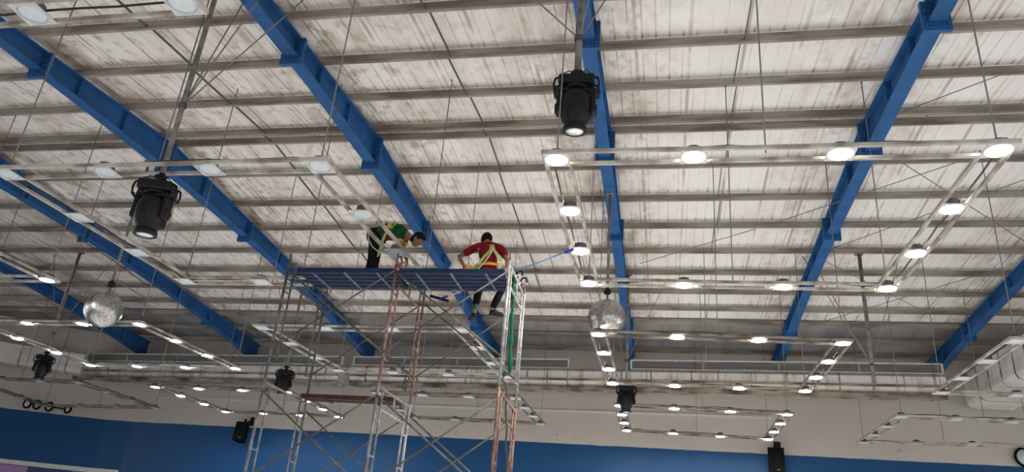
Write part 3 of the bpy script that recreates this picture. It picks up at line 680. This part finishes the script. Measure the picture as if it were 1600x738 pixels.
def deck(xa, xb, y0, y1, label, zb=DB, zt=DT, m='deck', ribs=5, bat='batten', nb=3):
    t = thing('scaffold_deck', label, 'scaffold deck', ((xa+xb)/2, (y0+y1)/2, zb)); mb = MB(); wv = (y1-y0)/ribs
    prof = []
    for k in range(ribs):
        a = y0+wv*k; prof += [(a+.0, zb+.055), (a+.012, zb), (a+wv-.035, zb), (a+wv-.022, zb+.055)]
    prof = [(y0, zt)] + prof + [(y1, zb+.055), (y1, zt)]
    mb.prism([[V(x, y, z) for y, z in prof] for x in (xa, xb)], True); mb.build('deck_tray', m, t)
    for k in range(nb):
        x = xa + (xb-xa)*(k+.5)/nb; mb = MB(); mb.box((x, (y0+y1)/2, zb-.008), (.045, y1-y0-.02, .016)); mb.build('batten', bat, t)
    for x in (xa, xb):
        for y in (y0+.08, y1-.08):
            s = 1 if x == xb else -1; mb = MB(); mb.tube([(x-s*.02, y, zb+.04), (x+s*.035, y, zb+.05), (x+s*.055, y, zb+.03), (x+s*.05, y, zb-.02)], .014, 6); mb.build('hook', 'galvd', t)
    return t
deck(-6.22, -4.46, 11.28, 12.16, 'blue slatted scaffold deck on the left, under the green-shirted worker')
deck(-4.36, -2.56, 11.28, 12.16, 'blue slatted scaffold deck on the right, under the red-shirted worker')
t = deck(-6.28, -4.50, 12.42, 12.80, 'dark brown scaffold plank halfway down the left bay', EYE+2.50, EYE+2.57, 'plank', 2, 'plank', 2)

# things on and around the scaffold
mb = MB(); a, b = atY(806, 424, 11.9), atY(884, 394, 11.9); s0 = thing('extension_pole', 'blue extension pole reaching right from the scaffold top', 'pole', a)
mb.tube([a - (b-a)*.25, b], .017, 8); mb.build('tube', 'polblue', s0); mb = MB(); mb.tube([b - (b-a)*.02, atY(897, 390, 11.9)], .028, 10); mb.build('grip', 'grip', s0)
a, b, c = atY(720, 456, 12.3), atY(700, 463, 12.3), atY(688, 467, 12.3); s1 = thing('squeegee', 'squeegee with black blade and blue head below the deck edge', 'squeegee', c)
mb = MB(); mb.tube([a, b], .014, 8); mb.tube([a, atY(700, 452, 12.2) + V(0, 0, .0)], .008, 6); mb.build('handle', 'white', s1)
mb = MB(); mb.tube([b, c], .022, 8); mb.build('head', 'grip', s1); mb = MB(); mb.bar(atY(672, 462.5, 12.3), atY(701, 471, 12.3), .03, .045); mb.build('blade', 'black', s1)
r = []
for k in range(14):
    q = k/13; r.append(atY(803+(796-803)*q + 2.0*math.sin(k*1.7)*.4, 424+(583-424)*q, 11.95))
mb = MB(); mb.tube(r, [.030 + .012*math.sin(k*2.3) for k in range(14)], 8); tag(mb.build('safety_rope', 'greenrope'), 'green rope hanging down the right end of the scaffold', 'rope')
r = [atY(796, 583, 11.95), atY(787, 588, 11.95), atY(784, 594, 11.95), atY(790, 599, 11.95)] + [atY(791 + math.sin(k*1.3), 604+k*11, 11.95) for k in range(20)]
mb = MB(); mb.tube(r, .016, 6); tag(mb.build('power_cable', 'cable'), 'black cable hanging below the green rope on the scaffold', 'cable')
z = [atY(632, 572, 12.95), atY(627, 577, 12.98), atY(630, 583, 12.95), atY(637, 580, 12.98), atY(634, 590, 12.95), atY(631, 600, 12.95), atY(629, 608, 12.95), atY(633, 611, 12.95), atY(635, 602, 12.95), atY(636, 594, 12.98)]
mb = MB(); mb.tube(z, .014, 6); tag(mb.build('wire_loop', 'cable'), 'loop of dark wire knotted to the middle scaffold post', 'wire')
for (px, py, lab) in ((812, 428, 'dark hook clipped on the right scaffold end, upper one'), (819, 439, 'dark hook clipped on the right scaffold end, lower one')):
    c = atY(px, py, 12.4); mb = MB(); mb.tube([c + V(.055*math.cos(a_), .0, .055*math.sin(a_)) for a_ in [(-.6 + k*.5) for k in range(9)]], .017, 8)
    mb.tube([c + V(-.03, 0, -.05), c + V(-.07, .0, -.19)], .014, 6); tag(mb.build('scaffold_hook', 'black'), lab, 'hook', 'hooks on the scaffold end')

# ------------------------------------------------------------------ people
def limb(mb, pts, rs, n=14): mb.tube(pts, rs, n)
def remesh(o, vox, sm=3):
    m = o.modifiers.new('remesh', 'REMESH'); m.mode = 'VOXEL'; m.voxel_size = vox; m.use_smooth_shade = True
    s = o.modifiers.new('smooth', 'SMOOTH'); s.factor = .5; s.iterations = sm
    return o
def face_dirs(fwd, up):
    f = fwd.normalized(); u = (up - f*up.dot(f)).normalized(); return f, u, f.cross(u)
def head(mb, c, fwd, up, s=1.0):
    f, u, r = face_dirs(fwd, up); R_ = Matrix((r, f, u)).transposed()
    mb.ell(c + u*.02*s, (.076*s, .095*s, .105*s), R_); mb.ell(c + f*.025*s - u*.055*s, (.056*s, .066*s, .062*s), R_)      # skull, jaw
    mb.ell(c + f*.098*s - u*.012*s, (.013*s, .022*s, .026*s), R_, 10, 8); mb.ell(c + f*.09*s - u*.055*s, (.024*s, .012*s, .010*s), R_, 10, 8)   # nose, mouth
    mb.ell(c + f*.085*s + u*.028*s, (.05*s, .016*s, .012*s), R_, 12, 8)                                               # brow
    for k in (-1, 1): mb.ell(c + r*.077*s*k - u*.002*s, (.010*s, .022*s, .032*s), R_, 10, 8)                             # ears
def hair(c, fwd, up, t, s=1.0):
    f, u, r = face_dirs(fwd, up); R_ = Matrix((r, f, u)).transposed(); mb = MB()
    mb.ell(c + u*.035*s - f*.014*s, (.082*s, .097*s, .102*s), R_, 20, 14); mb.ell(c - f*.04*s - u*.01*s, (.074*s, .062*s, .085*s), R_, 16, 10); mb.ell(c + u*.085*s + f*.045*s, (.06*s, .05*s, .04*s), R_)
    return remesh(mb.build('hair', 'hair', t), .012, 2)
def hand(mb, wrist, d, palm_n, side, curl=.6):
    """d: finger direction, palm_n: palm normal, side: +1/-1 for the thumb side along d x palm_n"""
    d = d.normalized(); n_ = (palm_n - d*palm_n.dot(d)).normalized(); s = d.cross(n_)*side; R_ = Matrix((s, d, n_)).transposed()
    mb.ell(wrist + d*.050, (.043, .056, .020), R_)
    for k, (o, L) in enumerate(((.032, .075), (.011, .085), (-.010, .078), (-.030, .060))):
        p0 = wrist + d*.085 + s*o; pts = [p0 - d*.03, p0]; a = 0; p = p0
        for j in range(3):
            a += curl*(.5+.3*j); p = p + (d*math.cos(a) + n_*math.sin(a))*L*(.42, .32, .26)[j]; pts.append(p)
        mb.tube(pts, [.011, .011, .010, .009, .0075], 8)
    p0 = wrist + d*.03 + s*.03; mb.tube([p0, p0 + s*.032 + d*.022, p0 + s*.042 + d*.052 + n_*.02, p0 + s*.034 + d*.078 + n_*.035], [.015, .014, .012, .009], 8)
def strap(t, pts, m, name='harness_strap', wd=.045, th=.012, up=None):
    mb = MB()
    for a, b in zip(pts[:-1], pts[1:]): mb.bar(a, b, wd, th, up or (0, -1, 0.2))
    return mb.build(name, m, t)
def shoe(mb, ankle, toe):
    d = toe - ankle; d.z = 0; d.normalize(); s = V(-d.y, d.x, 0); R_ = Matrix((s, d, V(0, 0, 1))).transposed(); b = ankle + V(0, 0, -.055)
    mb.ell(b + d*.03, (.045, .075, .055), R_); mb.ell(b + d*.12 - V(0, 0, .015), (.046, .095, .042), R_); mb.bevbox(b + d*.08 - V(0, 0, .042), (.085, .26, .03), .012, R_)

# --- worker in red, sitting on the far edge of the deck with his back to us
DY = 12.02
P_ = lambda px, py, Y=DY: atY(px, py, Y)
pel = V(P_(762, 428).x, DY, DT+.10); che = P_(764, 397, 12.06); neck = P_(762, 379, 12.10); hc = P_(760, 376.5, 12.24)
shl, shr = P_(744, 386.5, 12.08), P_(783, 388, 12.06); ell_, elr = P_(717, 402, 12.16), P_(793, 408, 12.0); wl, wr = P_(724, 414, 12.30), P_(792, 420, 11.98)
hpl, hpr = pel + V(-.10, .02, -.0), pel + V(.10, .02, 0); kl, kr = P_(748, 452, 12.47), P_(783, 452, 12.47); kl.z = kr.z = DT+.045; anl, anr = P_(741, 487, 12.40), P_(769, 483, 12.44)
t = thing('person', 'person in red shirt and harness sitting on the deck, back turned', 'person', (pel.x, pel.y, DT))
mb = MB(); fwd = V(-.15, 1, -.75)
head(mb, hc, fwd, V(0, .6, 1), 1.22); limb(mb, [che + V(0, 0, .05), neck, hc], [.075, .058, .055])
limb(mb, [pel, pel.lerp(che, .5), che, neck - V(0, 0, .06)], [.125, .125, .14, .08])
for s, e, w_ in ((shl, ell_, wl), (shr, elr, wr)): limb(mb, [che.lerp(s, .6), s, s.lerp(e, .5), e, e.lerp(w_, .3), w_], [.06, .058, .048, .041, .042, .028])
hand(mb, wl, V(.35, .4, -.5), V(.5, -.1, -.3), 1, .8); hand(mb, wr, V(-.1, -.3, -1), V(-.6, .2, 0), -1, .9)
for h_, k_, a_ in ((hpl, kl, anl), (hpr, kr, anr)): limb(mb, [h_, h_.lerp(k_, .5), k_, k_.lerp(a_, .35), a_, a_ - V(0, 0, .04)], [.085, .078, .058, .055, .036, .034])
remesh(mb.build('body', 'skin', t), .0075, 2)
hair(hc, fwd, V(0, .6, 1), t, 1.27)
mb = MB(); limb(mb, [pel + V(0, 0, -.02), pel.lerp(che, .45), che, che.lerp(neck, .6), neck - V(0, 0, .03)], [.155, .150, .165, .13, .075])
for s in (-1, 1): mb.ell(che + V(s*.06, 0, 0), (.13, .115, .17)); mb.ell(pel.lerp(che, .35) + V(s*.035, 0, 0), (.14, .12, .16))
for s, e in ((shl, ell_), (shr, elr)): limb(mb, [neck.lerp(s, .25) - V(0, 0, .05), neck.lerp(s, .85) - V(0, 0, .02), s.lerp(e, .15), s.lerp(e, .66)], [.085, .082, .075, .068])
remesh(mb.build('shirt', 'red', t), .014, 4)
mb = MB(); limb(mb, [pel + V(-.02, 0, -.0), pel + V(.02, 0, .08)], [.15, .14])
for h_, k_, a_ in ((hpl, kl, anl), (hpr, kr, anr)): limb(mb, [h_, h_.lerp(k_, .5), k_, k_.lerp(a_, .4), k_.lerp(a_, .80 if h_ is hpl else .95)], [.105, .094, .078, .070, .056])
remesh(mb.build('trousers', 'trouser', t), .013, 4)
for a_, k_, tx, lab in ((anl, kl, V(-.35, .6, 0), 'l'), (anr, kr, V(.75, .35, 0), 'r')):
    mb = MB(); shoe(mb, a_, a_ + tx); remesh(mb.build('shoe', 'shoe', t), .011, 2)
mb = MB(); limb(mb, [kl.lerp(anl, .70), kl.lerp(anl, .92)], [.061, .05]); mb.build('sock', 'sock', t)
bk = lambda px, py, d=.16: atY(px, py, DY-d)
strap(t, [bk(768, 383, .07), bk(767, 391, .13), bk(757, 401, .15), bk(749, 411, .15)], 'lime', wd=.05)
strap(t, [bk(770, 383, .07), bk(771, 391, .13), bk(778, 399, .15), bk(784, 408, .13)], 'lime', wd=.05)
strap(t, [bk(748, 413, .145), bk(765, 412, .165), bk(783, 414, .14)], 'yellow', 'harness_belt', wd=.05)
strap(t, [bk(771, 387, .16), bk(767, 396, .175), bk(757, 410, .18), bk(745, 423, .17)], 'rope', 'lanyard', .018, .018)
strap(t, [bk(772, 388, .16), bk(777, 402, .17), bk(781, 421, .16)], 'rope', 'lanyard', .018, .018)
strap(t, [bk(748, 413, .14), bk(742, 418, .10), bk(736, 423, .08)], 'lime', 'leg_loop', .06, .03)
# cloth and pouch at his side
mb = MB(); c = atY(715, 422, 11.98); top = atY(715, 413, 11.98).z; hgt = top - DT
for k in range(16):
    q = k/15; mb.ell(V(c.x + random.uniform(-.10, .10)*(1.2-.6*q), c.y + random.uniform(-.06, .06), DT + .06 + (hgt-.10)*q), (random.uniform(.06, .10), .07, random.uniform(.05, .08)))
o = mb.build('cloth', 'white'); remesh(o, .012, 2); tag(o, 'crumpled white cloth on the deck by the red-shirted worker', 'cloth')
mb = MB(); c = atY(732, 421, 11.98); top = atY(732, 415, 11.98).z; h2_ = (top-DT)/2; mb.ell(V(c.x, c.y, DT+h2_), (.10, .06, h2_)); mb.ell(V(c.x+.05, c.y, DT+h2_*.7), (.08, .06, h2_*.68)); mb.tube([V(c.x-.06, c.y, top-.04), V(c.x, c.y, top+.05), V(c.x+.07, c.y, top-.05)], .012, 6)
o = mb.build('pouch', 'orange'); remesh(o, .010, 2); tag(o, 'orange pouch between white cloth and red-shirted worker', 'pouch')

# --- worker in green, bending over to the right on the left deck
GY = 12.0
G_ = lambda px, py, Y=GY: atY(px, py, Y)
pel = G_(587, 369, 12.02); mid = G_(606, 362.5, 12.0); che = G_(625, 364, 12.0); neck = G_(640, 371, 11.98); hc = G_(652, 375, 11.97)
ft = [V(pel.x-.05, 12.06, DT), V(pel.x+.13, 11.86, DT)]
t = thing('person', 'person in green shirt and harness bending over on the deck', 'person', (pel.x, GY, DT))
sh = [che + V(.06, .13, -.03), che + V(.07, -.14, -.06)]; el = [G_(628, 393, 12.14), G_(620, 393, 11.88)]; wr_ = [G_(636, 406, 12.1), G_(628, 404, 11.9)]
hp = [pel + V(-.03, .08, 0), pel + V(.02, -.09, -.02)]; kn = [V(pel.x-.02, 12.08, DT+.50), V(pel.x+.13, 11.88, DT+.49)]; an = [f_ + V(0, 0, .10) for f_ in ft]
mb = MB(); fwd = V(.75, -.1, -.75)
head(mb, hc, fwd, V(1, 0, .7), 1.15); limb(mb, [che, neck, hc], [.08, .06, .055]); limb(mb, [pel, mid, che, neck], [.125, .12, .14, .07])
for s in range(2):
    limb(mb, [che.lerp(sh[s], .5), sh[s], sh[s].lerp(el[s], .5), el[s], el[s].lerp(wr_[s], .35), wr_[s]], [.065, .06, .049, .042, .043, .028])
    hand(mb, wr_[s], V(.15, 0, -1), V(-1, 0, -.1), 1 if s else -1, .75)
    limb(mb, [hp[s], hp[s].lerp(kn[s], .5), kn[s], kn[s].lerp(an[s], .35), an[s]], [.09, .08, .06, .057, .038])
remesh(mb.build('body', 'skin', t), .0075, 2)
hair(hc, fwd, V(1, 0, .7), t, 1.2)
mb = MB(); limb(mb, [pel.lerp(mid, .35), mid, che, che.lerp(neck, .75)], [.150, .160, .165, .085])
for s in (-1, 1): mb.ell(che + V(-.03, s*.07, -.01), (.17, .12, .14)); mb.ell(mid + V(0, s*.05, 0), (.15, .12, .145))
for s in range(2): limb(mb, [che.lerp(sh[s], .4), sh[s], sh[s].lerp(el[s], .42)], [.09, .085, .074])
remesh(mb.build('shirt', 'green', t), .014, 4)
for s in range(2):
    mb = MB(); limb(mb, [sh[s].lerp(el[s], .38), sh[s].lerp(el[s], .52)], [.079, .076]); mb.build('sleeve_trim', 'orange', t)
mb = MB(); limb(mb, [pel + V(-.02, .02, .0), pel.lerp(mid, .45)], [.155, .15]); mb.ell(pel + V(-.03, 0, 0), (.14, .17, .16))
for s in range(2): limb(mb, [hp[s], hp[s].lerp(kn[s], .5), kn[s], kn[s].lerp(an[s], .5), an[s]], [.115, .105, .086, .078, .066])
remesh(mb.build('trousers', 'trouser', t), .013, 4)
mb = MB(); mb.ell(mid + V(.06, -.13, -.10), (.13, .06, .12)); limb(mb, [mid + V(.02, -.14, -.12), mid + V(-.0, -.15, -.28)], [.07, .05]); o = mb.build('waist_pouch', 'maroon', t)
for s in range(2):
    mb = MB(); shoe(mb, an[s] + V(0, 0, -.01), an[s] + V(.3, -.06*(1 if s else -1), 0)); remesh(mb.build('shoe', 'shoe', t), .011, 2)
gk = lambda px, py, d=.19: atY(px, py, GY-d)
strap(t, [mid + V(.06, .10, .155), mid + V(.07, 0, .172), mid + V(.07, -.12, .12), mid + V(.08, -.185, .0)], 'yellow', 'harness_strap', .075, .014, (0, -.5, 1))
strap(t, [mid + V(.16, .08, .155), mid + V(.17, -.02, .168), mid + V(.17, -.14, .09), mid + V(.13, -.185, -.02)], 'lime', 'harness_strap', .04, .014, (0, -.5, 1))
strap(t, [gk(603, 364, .20), gk(598, 376, .21), gk(594, 389, .21), gk(591, 400, .19), gk(585, 401, .15)], 'lime', 'leg_loop', .045, .012)
strap(t, [gk(575, 366, .12), gk(576, 375, .2), gk(582, 386, .24), gk(592, 394, .26), gk(604, 397, .26), gk(612, 395, .24)], 'rope', 'lanyard', .016, .016)
